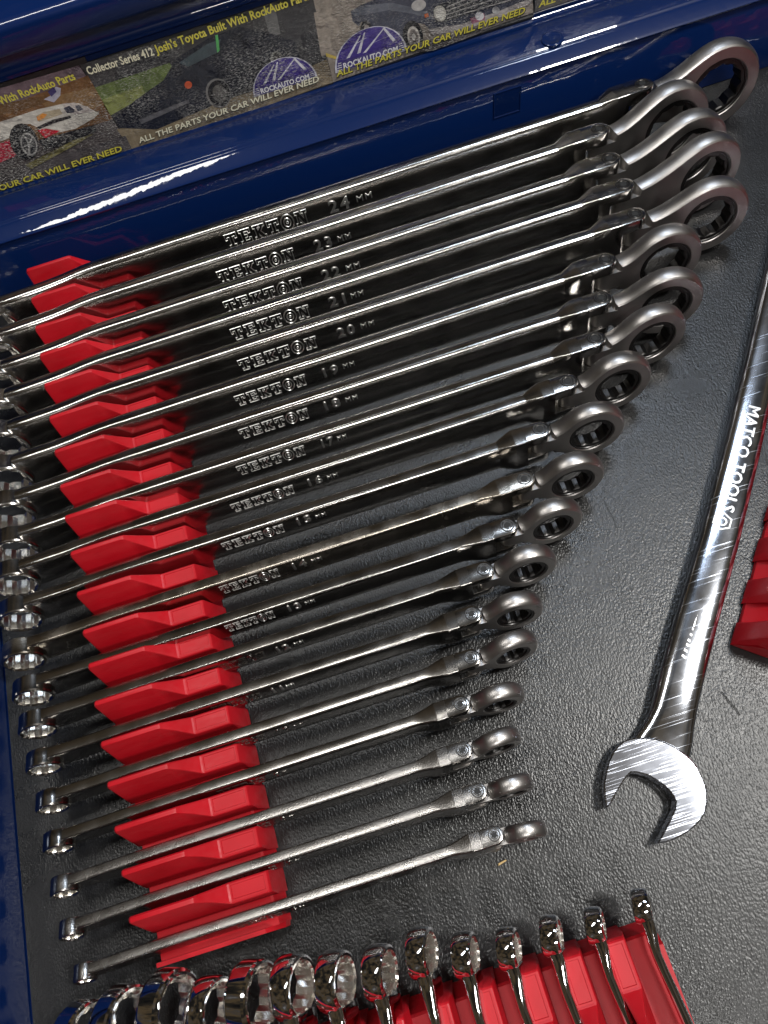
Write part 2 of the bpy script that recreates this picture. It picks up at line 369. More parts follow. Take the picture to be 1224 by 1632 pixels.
TX = {24: ((360, 383), (489, 345), (523, 328), (556, 320)), 23: ((348, 440), (468, 405), (500, 391), (528, 384)), 22: ((358, 487), (481, 452), (512, 438), (541, 430)), 21: ((369, 530), (492, 495), (524, 483), (550, 475)),
      20: ((380, 578), (504, 545), (537, 531), (565, 523)), 19: ((375, 635), (487, 605), (515, 594), (539, 588)), 18: ((381, 687), (492, 660), (518, 650), (543, 643)), 17: ((377, 745), (486, 718), (512, 705), (531, 700)),
      16: ((368, 805), (469, 780), (492, 770), (514, 763)), 15: ((354, 868), (452, 840), (474, 832), (496, 826)), 14: ((345, 932), (440, 905), (463, 897), (485, 890)), 13: ((348, 990), (433, 973), (454, 963), (474, 956)),
      12: ((338, 1055), (420, 1037), (440, 1029), (460, 1022)), 11: ((338, 1120), (414, 1103), (434, 1097), (450, 1091)), 10: ((348, 1190), (422, 1170), (442, 1163), (462, 1157)), 9: ((348, 1258), (420, 1238), (437, 1231), (447, 1228)),
      8: ((360, 1330), (430, 1310), (448, 1304), (458, 1301)), 7: ((370, 1400), (440, 1380), (458, 1373), (468, 1370)), 6: ((380, 1470), (448, 1450), (465, 1445), (475, 1442))}
def head_outline(Rr, L, xn, nh, N=64):
    """teardrop as radius by angle round the ring centre (local origin at ring centre, shank towards -x)"""
    dx = -(L - xn)                                            # neck end x relative to ring centre
    ta = R(112)                                               # tangent angle on the circle
    P0 = Vector((Rr * math.cos(ta), Rr * math.sin(ta))); T0 = Vector((-math.sin(ta), math.cos(ta)))
    P1 = Vector((dx, nh)); T1 = Vector((-1, 0)); d = (P1 - P0).length
    curve = []
    for k in range(33):
        t = k / 32; h00 = 2 * t**3 - 3 * t**2 + 1; h10 = t**3 - 2 * t**2 + t; h01 = -2 * t**3 + 3 * t**2; h11 = t**3 - t**2
        curve.append(P0 * h00 + T0 * d * h10 + P1 * h01 + T1 * d * h11)
    up = [Vector((Rr * math.cos(a), Rr * math.sin(a))) for a in [ta * k / 14 for k in range(14)]] + [curve[k] for k in range(0, 33, 3)] + [Vector((dx, nh * .5)), Vector((dx, 0))]
    full = up + [Vector((p.x, -p.y)) for p in up[-2:0:-1]]
    return full
def offset_loop(P, e):
    out = []; n = len(P)
    for i in range(n):
        a, b, c = P[i - 1], P[i], P[(i + 1) % n]
        d1 = (b - a).normalized(); d2 = (c - b).normalized(); nn = Vector((-d1.y - d2.y, d1.x + d2.x))
        nn = nn.normalized(); cosv = max(.45, nn.dot(Vector((-d1.y, d1.x))))
        out.append(b + nn * (e / cosv))
    return out
def pin_mesh(r):
    mb = MB(); n = 20
    circ = lambda rr, z: [(rr * math.cos(2 * math.pi * k / n), rr * math.sin(2 * math.pi * k / n), z) for k in range(n)]
    mb.loft([circ(r, -.0012), circ(r, -.0001), circ(r * .93, .0002), circ(r * .80, .0002), circ(r * .74, -.0003), circ(r * .70, -.0003), circ(r * .64, .0001), circ(r * .50, .0001), circ(r * .44, -.0005)], True, False)
    a = mb.mesh('pin')
    mb = MB(); hexa = lambda rr, z: [(rr * math.cos(2 * math.pi * k / 12) * (1 if k % 2 else .82), rr * math.sin(2 * math.pi * k / 12) * (1 if k % 2 else .82), z) for k in range(12)]
    mb.loft([hexa(r * .50, -.0011), hexa(r * .50, .00012)]); return a, mb.mesh('socket', False)
LOOK = {24: 'largest ratcheting wrench, against the blue wall, its whole wide ring in view at the top',
 23: 'dark ratcheting wrench second from the blue wall, its ring half hidden by the next head',
 22: 'dark ratcheting wrench third from the blue wall, only the upper arc of its ring showing',
 21: 'dark ratcheting wrench stamped 21 MM, its ring squeezed above the big round open one',
 20: 'dark ratcheting wrench stamped 20 MM, its big round ring and black gear fully in view',
 19: 'dark ratcheting wrench stamped 19 MM, just below the one with the big round ring',
 18: 'dark ratcheting wrench stamped 18 MM, its head turned so the liner shows through',
 17: 'dark ratcheting wrench stamped 17 MM, its ring overlapping the lower rim of the one above',
 16: 'dark ratcheting wrench stamped 16 MM, its round ring standing clear of both neighbours',
 15: 'dark ratcheting wrench stamped 15 MM, directly above the stained brownish one',
 14: 'stained brownish ratcheting wrench stamped 14 MM with a grimy shank',
 13: 'dark ratcheting wrench stamped 13 MM, directly below the stained brownish one',
 12: 'dark slim ratcheting wrench stamped 12 MM, second below the stained brownish one',
 11: 'dark slim ratcheting wrench stamped 11 MM, third below the stained brownish one',
 10: 'dark slim ratcheting wrench stamped 10 MM, fifth from the bottom of the long red rack',
 9: 'dark slim ratcheting wrench fourth from the bottom, the shortest reach to the right',
 8: 'thin grained ratcheting wrench third from the bottom of the long red rack',
 7: 'thin grained ratcheting wrench second from the bottom of the long red rack',
 6: 'smallest thin ratcheting wrench in the bottom slot of the long red rack'}
LEAN = R(8)
def make_wrench(s):
    h = .0036 + .00081 * s; t = .0030 + .00018 * s; w = .0055 + .00028 * s; hb = h + (.0032 if s <= 14 else .0042)
    zc = .0132 + h / 2; LEAN = R(lerp(14, 9, sstep((s - 7) / 3))); px = PIN[s]; lx = LX.get(s, -.1800) - px; Rb = .0010 + .00063 * s
    label = LOOK[s]
    root = empty('ratcheting_wrench', (px, WY[s] - h / 2 * math.sin(LEAN), zc), label, 'wrench', 'ratcheting wrenches in the long red rack', rot=(-LEAN, 0, 0))
    ms = M_satin if s > 14 else (M_worn if s == 14 else (M_thin if s <= 8 else M_slim))
    big = sstep((s - 12) / 6)
    rr = lerp(.0007, .30 * t, big * .9); crown = lerp(.0001, .0011, big)
    d = max(.0006, .0080 * (s - 12) / 12); bend0 = .030 + .0016 * s; xs_end = -(.0080 + .0004 * s); sh = .0085 + .00012 * s if s <= 14 else .0075
    xslot = -w * .80
    st = [lx + Rb * .62, lx + Rb * .80, lx + Rb * .95, lx + Rb * 1.1, lx + Rb * 1.3, lx + Rb * 1.6, lx + Rb * 2.0, lx + Rb * 2.5] + [lx + lerp(Rb * 3, bend0 + .01, k / 6) for k in range(7)]
    st += [lerp(lx + bend0 + .02, xs_end - sh - .004, k / 5) for k in range(6)] + [xs_end - sh, xs_end - sh * .75, xs_end - sh * .5, xs_end - sh * .25, xs_end + .0006] + [ lerp(xs_end, xslot, .5), xslot]
    rings = []
    for x in st:
        k = 1 - sstep((x - lx - Rb * .9) / (Rb * 2.2)); u_ = 1 - sstep((x - lx - Rb * .8) / (bend0 - Rb * .8)); q = max(0, min(1, (x - (xs_end - sh)) / sh)) ** (1.35 if s <= 14 else 1.0)
        hh = lerp(lerp(h, Rb * 1.72, k), hb, q); tt = lerp(t, w, q); r_ = lerp(rr, .0005, q)
        rings.append([(x, p[0] - d * u_, p[1]) for p in rrect(tt, hh, r_, crown * (1 - q))])
    mb = MB(); mb.loft(rings); sme = mb.mesh('shank', sharp=40)
    for e_ in sme.edges:
        xa, xb = (sme.vertices[k].co.x for k in e_.vertices)
        if abs(xa - xb) < 1e-6 and (abs(xa - (xs_end + .0006)) < 2e-5 or (s > 14 and abs(xa - (xs_end - sh)) < 2e-5)): e_.use_edge_sharp = True
    link('shank', sme, ms, root)
    # fork arms round the hinge, above and below the slot
    zs = .23 * hb
    for sg in (1, -1):
        mb = MB(); ol = [(xslot + .0001, -w / 2), (0, -w / 2)] + [(w / 2 * math.sin(R(a)), -w / 2 * math.cos(R(a))) for a in range(20, 180, 20)] + [(0, w / 2), (xslot + .0001, w / 2)]
        lv = ((zs, .0003), (zs + .0003, 0), (hb / 2 - .0007, 0), (hb / 2 - .0002, .0002), (hb / 2, .0007))
        rings = []
        for z, e in lv:
            rings.append([(x if k in (0, len(ol) - 1) else x * (1 - e / (w / 2)) if x > 0 else x, y * (1 - e / (w / 2)), z * sg) for k, (x, y) in enumerate(ol)])
        mb.loft(rings); link('fork_arm', mb.mesh('fork_arm', sharp=40), ms, root)
    pm, so = pin_mesh(w * .355)
    p_ = link('hinge_pin', pm, M_pin, root, (0, 0, hb / 2 + .0001)); link('socket', so, M_hole, p_)
    # flex head
    yaw = R(YAW[s]); L = HL[s]; Rr = .0033 + .00085 * s; tw = w * .85; xn = w * .56; nh = max(zs * 1.5, Rr * .42)
    ol = head_outline(Rr, L, xn, nh); n = len(ol); e = tw * .085; rh = .0013 + .00064 * s
    ch = .0005 + .00001 * s
    prof_ = [(-tw / 2, ch * 1.3), (-tw / 2 + ch * .9, .0001), (-tw / 4, -.75 * e), (0, -e), (tw / 4, -.75 * e), (tw / 2 - ch * .9, .0001), (tw / 2, ch * 1.3)]
    mb = MB(); rings = [[(p.x + L, y, p.y) for p in offset_loop(ol, o_)] for y, o_ in prof_]
    def hole(y, r_): return [(L + r_ * math.cos(math.atan2(p.y, p.x)), y, r_ * math.sin(math.atan2(p.y, p.x))) for p in ol]
    rings = [hole(0, rh), hole(-tw / 2 + .0004, rh), hole(-tw / 2, rh + .0004)] + rings + [hole(tw / 2, rh + .0004), hole(tw / 2 - .0004, rh), hole(0, rh)]
    mb.loft(rings, False, False)
    rt = w * .43; tg = [(-rt * math.cos(R(a)), -rt * math.sin(R(a))) for a in range(-90, 91, 20)]
    b = [(xn + .001, rt)] + [(x, -y) for x, y in tg][0:0]
    ol2 = [(xn + .002, -rt)] + [(rt * math.cos(R(a)), rt * math.sin(R(a))) for a in range(270, 89, -20)] + [(xn + .002, rt)]
    mb.loft([[(x, y, z) for x, y in ol2] for z in (-zs * .94, zs * .94)])
    hd = link('ratchet_head', mb.mesh('head', sharp=28), M_head, root, (0, 0, 0), (LEAN - R(lerp(5, 9, sstep((s - 7) / 3))), 0, yaw))
    NG = 48; A = s * .0005; mb = MB()
    ro = rh - .00012; ang = [2 * math.pi * k / NG for k in range(NG)]
    g = lambda rf, y: [(L + rf(a) * math.cos(a), y, rf(a) * math.sin(a)) for a in ang]
    yg = tw / 2 - .0004
    loops = [g(lambda a: ro, yg), g(lambda a: ro, -yg), g(lambda a: lerp(ro, A * 1.16, .35), -yg), g(lambda a: lerp(ro, A * 1.16, .45), -yg + .0005), g(lambda a: max(star(A, a), A * 1.10) + .0001, -yg + .0005), g(lambda a: star(A, a), -yg + .0011), g(lambda a: star(A, a), yg - .0008), g(lambda a: A * 1.17, yg)]
    mb.loft(loops + [loops[0]], False, False); link('ratchet_gear', mb.mesh('gear', sharp=25), M_gear, hd)
    # box end with 12-point bore
    tb = .0045 + .00030 * s; yb = -d + t / 2 + .0006; yf = yb - tb; mb = MB()
    c = lambda r_, y: [(lx + r_ * math.cos(a), y, r_ * math.sin(a)) for a in ang]
    sr = lambda ad, y: [(lx + (star(A, a) + ad) * math.cos(a), y, (star(A, a) + ad) * math.sin(a)) for a in ang]
    loops = [c(Rb * .93, yb), c(Rb * .965, yb - .0005), c(Rb * .97, lerp(yb, yf, .5)), c(Rb, yf + .0009), c(Rb - .0003, yf + .0003), c(Rb - .0008, yf), c(A * 1.155 + .0005, yf), sr(.0001, yf + .0007)]
    mb.loft(loops, False, False)
    be = link('box_end', mb.mesh('box_end', sharp=30), ms, root)
    mb = MB(); loops = [sr(.0001, yf + .0007), sr(0, yf + .0012), sr(0, yb - .0006), c(A * 1.155 + .0004, yb), c(Rb * .93, yb)]
    mb.loft(loops, False, False); link('bore', mb.mesh('bore', sharp=15), M_bore, be)
    # stamped lettering
    a, b, c1, c2 = TX[s]; yp = WY[s] - t / 2 - crown
    A_, B_, C1, C2 = (aty(*q_, yp) if s > 12 else atz(*q_, zc) for q_ in (a, b, c1, c2))
    lh = h * (.40 if s > 14 else .46)
    zoff = (A_.z + B_.z) / 2 - zc if s > 12 else 0
    zoff = max(-.18 * h, min(.12 * h, zoff))
    fy = -t / 2 - crown * (1 - (zoff / (h / 2)) ** 2)
    link('maker_stamp', outline_text('TEKTON', B_.x - A_.x, lh, .00034 if s > 14 else .00024).mesh('stamp'), M_letter if s > 12 else M_slim, root, (A_.x - px, fy - .00002, zoff))
    for txt, x0, x1 in ((str(s), C1.x, C2.x), ('MM', C2.x + .35 * (C2.x - C1.x), C2.x + 1.10 * (C2.x - C1.x))):
        me = text_mesh(txt, lh * 1.15, .00016, .00022 if txt != 'MM' else .00008, spacing=1.25); fit_width(me, x1 - x0)
        zz = sum(v_.co.y for v_ in me.vertices) / len(me.vertices)
        for v_ in me.vertices: v_.co.y = (v_.co.y - zz) * (1 if txt != 'MM' else .50)
        link('size_stamp', me, M_letter if s > 10 else M_slim, root, (x0 - px, fy + .00002, zoff + .04 * h), (R(90), 0, 0))
    return root
for s in SIZES: make_wrench(s)

# ================================================================== CHROME COMBINATION WRENCHES in the lower rack
CH = [((-.1703, -.0262), 17), ((-.1545, -.0260), 18), ((-.1357, -.0257), 18), ((-.1201, -.0309), 15.5), ((-.1034, -.0312), 17.5), ((-.0879, -.0319), 15), ((-.0715, -.0344), 14), ((-.0544, -.0361), 12.5), ((-.0372, -.0342), 11.5),
      ((-.0217, -.0392), 10), ((-.0055, -.0417), 9), ((.0112, -.0419), 8.5), ((.0279, -.0431), 7.5), ((.0467, -.0417), 7)]
CL = ['smallest polished chrome wrench, standing at the right end of the lower red rack', 'polished chrome wrench second from the right end of the lower red rack', 'polished chrome wrench third from the right end of the lower red rack', 'polished chrome wrench fourth from the right end of the lower red rack',
      'polished chrome wrench fifth from the right end of the lower red rack', 'polished chrome wrench sixth from the right, its ring set further up than its neighbours', 'polished chrome wrench seventh from the right end of the lower row', 'polished chrome wrench eighth from the right with its toothed bore in view',
      'polished chrome wrench ninth from the right in the lower row', 'large polished chrome wrench with a wide open ring, tenth from the right', 'polished chrome wrench eleventh from the right in the lower row', 'large polished chrome wrench fourth from the left end of the lower row', 'polished chrome wrench third from the left, beside the blue side wall', 'leftmost polished chrome wrench, in the dark corner by the blue side wall'][::-1]
for i, ((x, y), s) in enumerate(CH):
    Rb = .0016 + .00064 * s; lean = R(lerp(25, 12, i / 13)); zc = .0225 + .0001 * s
    root = empty('combination_wrench', (x, y, zc), CL[i], 'wrench', 'chrome wrenches in the lower red rack', rot=Matrix.Rotation(R(3.5), 4, 'Z').to_euler())
    root.rotation_euler = (Matrix.Rotation(R(3.5), 3, 'Z') @ Matrix.Rotation(-lean, 3, 'Y')).to_euler()
    A = s * .0005; tb = .0042 + .00032 * s; ang = [2 * math.pi * k / 48 for k in range(48)]
    c = lambda r_, q: [(q, r_ * math.cos(a), r_ * math.sin(a)) for a in ang]
    sr = lambda ad, q: [(q, (star(A, a) + ad) * math.cos(a), (star(A, a) + ad) * math.sin(a)) for a in ang]
    mb = MB(); x0, x1 = -tb / 2, tb / 2
    mb.loft([c(Rb - .0012, x0), c(Rb - .0004, x0 + .0004), c(Rb, x0 + .0014), c(Rb + .0001, 0), c(Rb, x1 - .0014), c(Rb - .0004, x1 - .0004), c(Rb - .0012, x1), c(A * 1.155 + .0004, x1)], False, False)
    mb2 = MB(); mb2.loft([c(A * 1.155 + .0004, x1), sr(.0001, x1 - .0007), sr(0, x1 - .0012), sr(0, x0 + .0012), sr(.0001, x0 + .0008), c(A * 1.155 + .0006, x0), c(Rb - .0012, x0)], False, False)
    mb2.xf(Matrix.Rotation(R(-15), 4, 'Z'))
    # 15 degree offset of the ring plane about the local vertical
    mb.xf(Matrix.Rotation(R(-15), 4, 'Z'))
    be = link('box_end', mb.mesh('chrome_ring', sharp=20), M_chrome, root); link('bore', mb2.mesh('chrome_bore', sharp=15), M_bore, be)
    mb = MB(); sw = .0022 + .00017 * s; shh = .0045 + .00045 * s; rings = []
    for k, yy in enumerate([-Rb * .78, -Rb * .95, -Rb * 1.15, -Rb * 1.5, -Rb * 2, -Rb * 2.6, -Rb * 3.3, -.05, -.07, -.10, -.14]):
        q = sstep((-yy - Rb * .8) / (Rb * 1.9)); off = -math.tan(R(15)) * -Rb * .9 * 0 
        xo = lerp(yy * 0 + math.tan(R(15)) * -yy * -.55, -Rb * .42, q) if False else lerp(-.0002, -.0012 - .00012 * s, q)
        dz = lerp(0, -.0006, q)
        rings.append([(xo + p[0], yy, p[1] + dz) for p in rrect(lerp(tb * .75, sw, q), lerp(Rb * 1.35, shh, q), lerp(.0016, sw * .45, q))])
    mb.loft(rings); link('shank', mb.mesh('chrome_shank', sharp=50), M_chrome, root)

# ================================================================== LYING OPEN-END WRENCH
big = empty('open_end_wrench', (.085, .02, 0), 'large scratched chrome open-end wrench lying flat on the black liner, jaw towards the camera', 'wrench')
O = Vector((.085, .02, 0))
hp = [(966, 1289), (963, 1269), (962, 1248), (966, 1227), (970, 1212), (977, 1198), (984, 1189), (993, 1181), (1003, 1177), (1014, 1175), (1032, 1175), (1046, 1177), (1059, 1181), (1071, 1187), (1083, 1194), (1094, 1202), (1104, 1211), (1113, 1223), (1120, 1238), (1125, 1250), (1128, 1264), (1128, 1280), (1125, 1296), (1118, 1307), (1109, 1317), (1098, 1326), (1085, 1334), (1074, 1339), (1061, 1343), (1047, 1345),
      (1053, 1333), (1059, 1322), (1067, 1306), (1075, 1289), (1076, 1277), (1073, 1270), (1069, 1264), (1061, 1255), (1053, 1249), (1042, 1242), (1032, 1236), (1016, 1232), (1006, 1232), (998, 1240), (992, 1250), (985, 1261), (979, 1272), (974, 1282)]
ZH = .0085
Q = [atz(*p, ZH) - O for p in hp]; P2 = [Vector((q.x, q.y)) for q in Q]
area = sum(P2[i].x * P2[(i + 1) % len(P2)].y - P2[(i + 1) % len(P2)].x * P2[i].y for i in range(len(P2)))
sg = 1 if area > 0 else -1
mb = MB(); mb.loft([[(p.x, p.y, z) for p in offset_loop(P2, o_ * sg)] for z, o_ in ((.0012, .0006), (.0018, 0), (ZH - .0009, 0), (ZH - .0003, .0002), (ZH, .0007))])
link('open_jaw', mb.mesh('jaw', sharp=20), M_jaw, big)
pairs = [((1000, 1188), (1098, 1215)), ((1012, 1172), (1104, 1186)), ((1026, 1152), (1106, 1163)), ((1037, 1128), (1110, 1136)), ((1044, 1098), (1117, 1104)), ((1053, 1060), (1126, 1066)), ((1073, 990), (1143, 997)), ((1093, 925), (1160, 934)), ((1114, 854), (1178, 864)), ((1150, 717), (1210, 728)), ((1189, 560), (1243, 572)), ((1213, 452), (1262, 465))]
rings = []
st = []
for k, (a, b) in enumerate(pairs): st.append((atz(*a, .005) - O, atz(*b, .005) - O))
a, b = st[-1]; dirn = ((a + b) / 2 - (st[-4][0] + st[-4][1]) / 2).normalized()
for e in (.06, .12, .15): st.append((a + dirn * e, b + dirn * e))
for k, (a, b) in enumerate(st):
    cen = (a + b) / 2; hw = (b - a) / 2; q = sstep(k / 4); zt = lerp(.0072, .0100, q); zb = .0012; ring = []
    for j in range(28):
        an = 2 * math.pi * j / 28; ca, sa = math.cos(an), math.sin(an)
        ex = .62; X_ = math.copysign(abs(ca) ** ex, ca); Z_ = math.copysign(abs(sa) ** .75, sa)
        ring.append((cen.x + hw.x * X_, cen.y + hw.y * X_, (zt + zb) / 2 + (zt - zb) / 2 * Z_))
    rings.append(ring)
mb = MB(); mb.loft(rings); link('shank', mb.mesh('big_shank', sharp=60), M_scr, big)
# far box end beyond the frame
cen = (st[-1][0] + st[-1][1]) / 2 + dirn * .016; ang = [2 * math.pi * k / 48 for k in range(48)]
mb = MB(); A = .011; c = lambda r_, z: [(cen.x + r_ * math.cos(a), cen.y + r_ * math.sin(a), z) for a in ang]; sr = lambda z: [(cen.x + star(A, a) * math.cos(a), cen.y + star(A, a) * math.sin(a), z) for a in ang]
mb.loft([c(.0165, .0015), c(.0175, .0035), c(.0175, .0115), c(.0165, .0135), c(.0135, .0135), sr(.0128), sr(.0022), c(.0135, .0015), c(.0165, .0015)], False, False); link('box_end', mb.mesh('far_ring', sharp=30), M_scr, big)
# raised lettering along the shank, reading from the far end towards the jaw
def on_shank(me, p0, p1, lift, name):
    a, b = atz(*p0, .010) - O, atz(*p1, .010) - O
    fit_width(me, (b - a).length); ym = [v_.co.y for v_ in me.vertices]; mid = (min(ym) + max(ym)) / 2
    for v_ in me.vertices: v_.co.y -= mid
    return link(name, me, M_letter, big, (a.x, a.y, lift), (0, 0, math.atan2(b.y - a.y, b.x - a.x)))
on_shank(text_mesh('MATCO TOOLS', .0078, .0003, .00016, spacing=1.05), (1203, 648), (1159, 815), .00985, 'maker_lettering')
a, b = atz(1151, 831, .01) - O, atz(1203, 648, .01) - O; th = math.atan2(b.y - a.y, b.x - a.x)
mb = MB()
for rad, nn in ((.0042, 6), (.0019, 8)):
    loop = [Vector((rad * math.cos(2 * math.pi * k / nn), rad * math.sin(2 * math.pi * k / nn), 0)) for k in range(nn)]; rg = []
    for p in loop:
        u_ = p.normalized(); rg.append([p + u_ * .0006 + Vector((0, 0, -.0004)), p + u_ * .0003 + Vector((0, 0, .0004)), p - u_ * .0003 + Vector((0, 0, .0004)), p - u_ * .0006 + Vector((0, 0, -.0004))])
    mb.loft(rg + [rg[0]], False, False, False)
link('hex_emblem', mb.mesh('hex'), M_letter, big, (a.x, a.y, .0099), (0, 0, th))
on_shank(text_mesh('22mm', .0080, .00010, .00003, shear=.2), (1126, 972), (1096, 1052), .00985, 'size_lettering')

# ================================================================== PHOTO CARDS on the back panel
YC = YB + .0345 - .0006
def card_xy(o, px, py):
    p = aty(px, py, YC); return Vector((p.x - o.x, p.z - o.z))
def printed(name, blotch, rough=.16):
    M = mat(name, (1, 1, 1), rough, **{'Specular IOR Level': .55})
    at = nd(M, 'ShaderNodeVertexColor'); at.layer_name = 'ink'
    v = coords(M); n1 = nd(M, 'ShaderNodeTexNoise', Scale=blotch, Detail=8.0, Roughness=.7); lk(M, v, n1.inputs[0])
    c_ = mixc(M, 1.0, at.outputs[0], ramp(M, n1.outputs[0], .25, .75, (.55, .55, .55), (1.4, 1.4, 1.4)), 'MULTIPLY')
    # glare on the crackled gloss, painted into the print colour as patchy pale flecks
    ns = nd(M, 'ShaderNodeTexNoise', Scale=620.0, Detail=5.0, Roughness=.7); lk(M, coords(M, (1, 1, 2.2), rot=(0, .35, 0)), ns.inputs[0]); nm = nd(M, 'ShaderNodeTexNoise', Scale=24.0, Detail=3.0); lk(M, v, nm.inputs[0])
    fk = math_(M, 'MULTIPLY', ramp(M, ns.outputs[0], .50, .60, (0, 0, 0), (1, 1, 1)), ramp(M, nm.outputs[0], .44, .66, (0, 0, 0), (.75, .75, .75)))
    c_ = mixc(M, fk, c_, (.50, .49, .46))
    lk(M, c_, pr(M).inputs['Base Color'])
    n2 = nd(M, 'ShaderNodeTexNoise', Scale=420.0, Detail=4.0, Roughness=.6); vv = coords(M, (1, 1, 1.8)); lk(M, vv, n2.inputs[0])
    b_ = bump(M, n2.outputs[0], .4, .0010)
    n5 = nd(M, 'ShaderNodeTexNoise', Scale=800.0, Detail=3.0); lk(M, vv, n5.inputs[0]); n6 = nd(M, 'ShaderNodeTexNoise', Scale=26.0, Detail=4.0); lk(M, v, n6.inputs[0])
    hm = math_(M, 'MULTIPLY', n5.outputs[0], ramp(M, n6.outputs[0], .50, .62, (0, 0, 0), (1, 1, 1)))
    lk(M, bump(M, hm, 1.0, .0032, b_), pr(M).inputs['Normal'])
    return M
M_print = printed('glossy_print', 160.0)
M_ink = mat('print_yellow', (.62, .56, .08), .25); M_inkw = mat('print_pale', (.75, .72, .55), .25); M_inkd = mat('print_black', (.012, .012, .012), .3)
M_purple = mat('print_purple', (.075, .05, .26), .25); M_white = mat('print_white', (.72, .72, .75), .25)
class Card:
    """flat magnet with layers of printed shapes; polygons are given as measured points"""
    def __init__(s, corners, label):
        tl, tr, br, bl = corners
        o = aty(*bl, YC); s.o = o
        s.root = empty('photo_card', (o.x, YC, o.z), label, 'photo card', 'photo cards on the blue back panel')
        s.v = []; s.f = []; s.c = []; s.layer = 0
    def uv(s, px, py): return card_xy(s.o, px, py)
    def poly(s, pts, col, px=True):
        s.layer += 1; b = len(s.v)
        for p in pts:
            q = s.uv(*p) if px else Vector(p); s.v.append((q.x, -s.layer * .00002, q.y))
        s.f.append(tuple(range(b, b + len(pts)))); s.c.append(col)
    def ell(s, cx, cy, ax, ay, rot, col, n=20):
        s.poly([(cx + ax * math.cos(2 * math.pi * k / n) * math.cos(rot) - ay * math.sin(2 * math.pi * k / n) * math.sin(rot), cy + ax * math.cos(2 * math.pi * k / n) * math.sin(rot) + ay * math.sin(2 * math.pi * k / n) * math.cos(rot)) for k in range(n)], col)
    def done(s, x0, x1, z1):
        mb = MB(); mb.box(x0, x1, 0, .0006, 0, z1)
        me = bpy.data.meshes.new('print'); me.from_pydata(s.v, [], s.f)
        ca = me.color_attributes.new('ink', 'FLOAT_COLOR', 'CORNER'); i = 0
        for f, col in zip(me.polygons, s.c):
            for li in f.loop_indices: ca.data[li].color = (*col, 1)
        bm = bmesh.new(); bm.from_mesh(me)
        for f in bm.faces:
            f.normal_update()
            if f.normal.y > 0: f.normal_flip()
        bm.to_mesh(me); bm.free()
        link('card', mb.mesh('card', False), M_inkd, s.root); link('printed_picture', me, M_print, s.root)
    def text(s, txt, p0, p1, hgt, material, name='printed_text', shear=0., bold=.022):
        a, b = s.uv(*p0), s.uv(*p1); me = text_mesh(txt, hgt, 0.0, 0.0, shear, bold=bold)
        fit_width(me, (b - a).length)
        s.layer += 1
        return link(name, me, material, s.root, (a.x, -s.layer * .00002 - .00004, a.y), (R(90), -math.atan2(b.y - a.y, b.x - a.x), 0))
def logo(cd, pts, p0, p1, sz):
    """purple dome with a road shaped monogram and pale stripes"""
    a, b = cd.uv(*p0), cd.uv(*p1); wd = (b - a).length; th = math.atan2(b.y - a.y, b.x - a.x)
    T = lambda x, y: (a.x + wd * (x * math.cos(th) - y * math.sin(th)), a.y + wd * (x * math.sin(th) + y * math.cos(th)))
    dome = lambda rx, ry, y0=0.: [T(.5 + rx * math.cos(math.pi * k / 16), y0 + ry * math.sin(math.pi * k / 16)) for k in range(17)]
    cd.poly(dome(.53, .49, -.02), (.55, .55, .62), False); cd.poly(dome(.5, .46), (.055, .035, .22), False)
    for x0, y0, x1, y1, t0, t1 in ((.16, .14, .40, .40, .05, .02), (.32, .16, .46, .42, .05, .02), (.30, .30, .46, .34, .03, .03), (.40, .14, .74, .40, .05, .02), (.72, .40, .84, .17, .03, .05), (.52, .24, .84, .27, .025, .025)):
        cd.poly([T(x0, y0), T(x0 + t0, y0), T(x1 + t1, y1), T(x1, y1)], (.6, .6, .66), False)
    for k in range(4):
        y = .005 + k * .032; cd.poly([T(.0 + k * .01, y), T(.08, y), T(.08, y + .014), T(.0 + k * .01, y + .014)], (.62, .62, .68), False)
        cd.poly([T(.90, y), T(1 - k * .01, y), T(1 - k * .01, y + .014), T(.90, y + .014)], (.62, .62, .68), False)
    cd.poly([T(.08, -.01), T(.92, -.01), T(.92, .12), T(.08, .12)], (.07, .055, .20), False)
    q0, q1 = T(.10, .012), T(.90, .012); me = fit_width(text_mesh('ROCKAUTO.COM', .01, bold=.03), wd * .80)
    mh = max(v_.co.y for v_ in me.vertices)
    for v_ in me.vertices: v_.co.y *= wd * .085 / mh
    cd.layer += 1
    link('printed_text', me, M_white, cd.root, (q0[0], -cd.layer * .00002 - .00004, q0[1]), (R(90), -th, 0))
BR = (530, 131)
# --- card A (left, cut by the frame): white and red car
cA = Card([(-240, 200), (127, 104), (213, 243), (-140, 352)], 'photo card with a white and red car on a road, at the left edge')
cA.poly([(-245, 212), (126, 104), (213, 243), (-140, 352)], (.10, .085, .085))
cA.poly([(-245, 212), (126, 104), (157, 152), (-228, 268)], (.17, .12, .14))
cA.poly([(-228, 262), (60, 150), (140, 120), (180, 190), (-205, 300)], (.17, .085, .035))
cA.poly([(60, 160), (150, 138), (166, 166), (100, 190)], (.22, .13, .06))
cA.poly([(-40, 192), (48, 172), (80, 160), (72, 152), (-50, 176)], (.13, .07, .03))
cA.poly([(70, 158), (84, 150), (88, 138), (97, 140), (96, 152), (86, 163)], (.38, .37, .45)); cA.poly([(76, 146), (86, 138), (90, 146), (82, 154)], (.06, .05, .16))
cA.poly([(-200, 330), (200, 216), (213, 243), (-140, 352)], (.085, .075, .075))
cA.poly([(-60, 210), (0, 194), (60, 174), (100, 165), (125, 164), (150, 176), (158, 180), (150, 188), (120, 205), (88, 212), (70, 214), (58, 202), (48, 197), (34, 197), (20, 203), (14, 220), (-40, 240)], (.58, .55, .50))
cA.poly([(100, 165), (118, 163), (140, 170), (150, 178), (120, 182), (104, 178)], (.45, .40, .38))
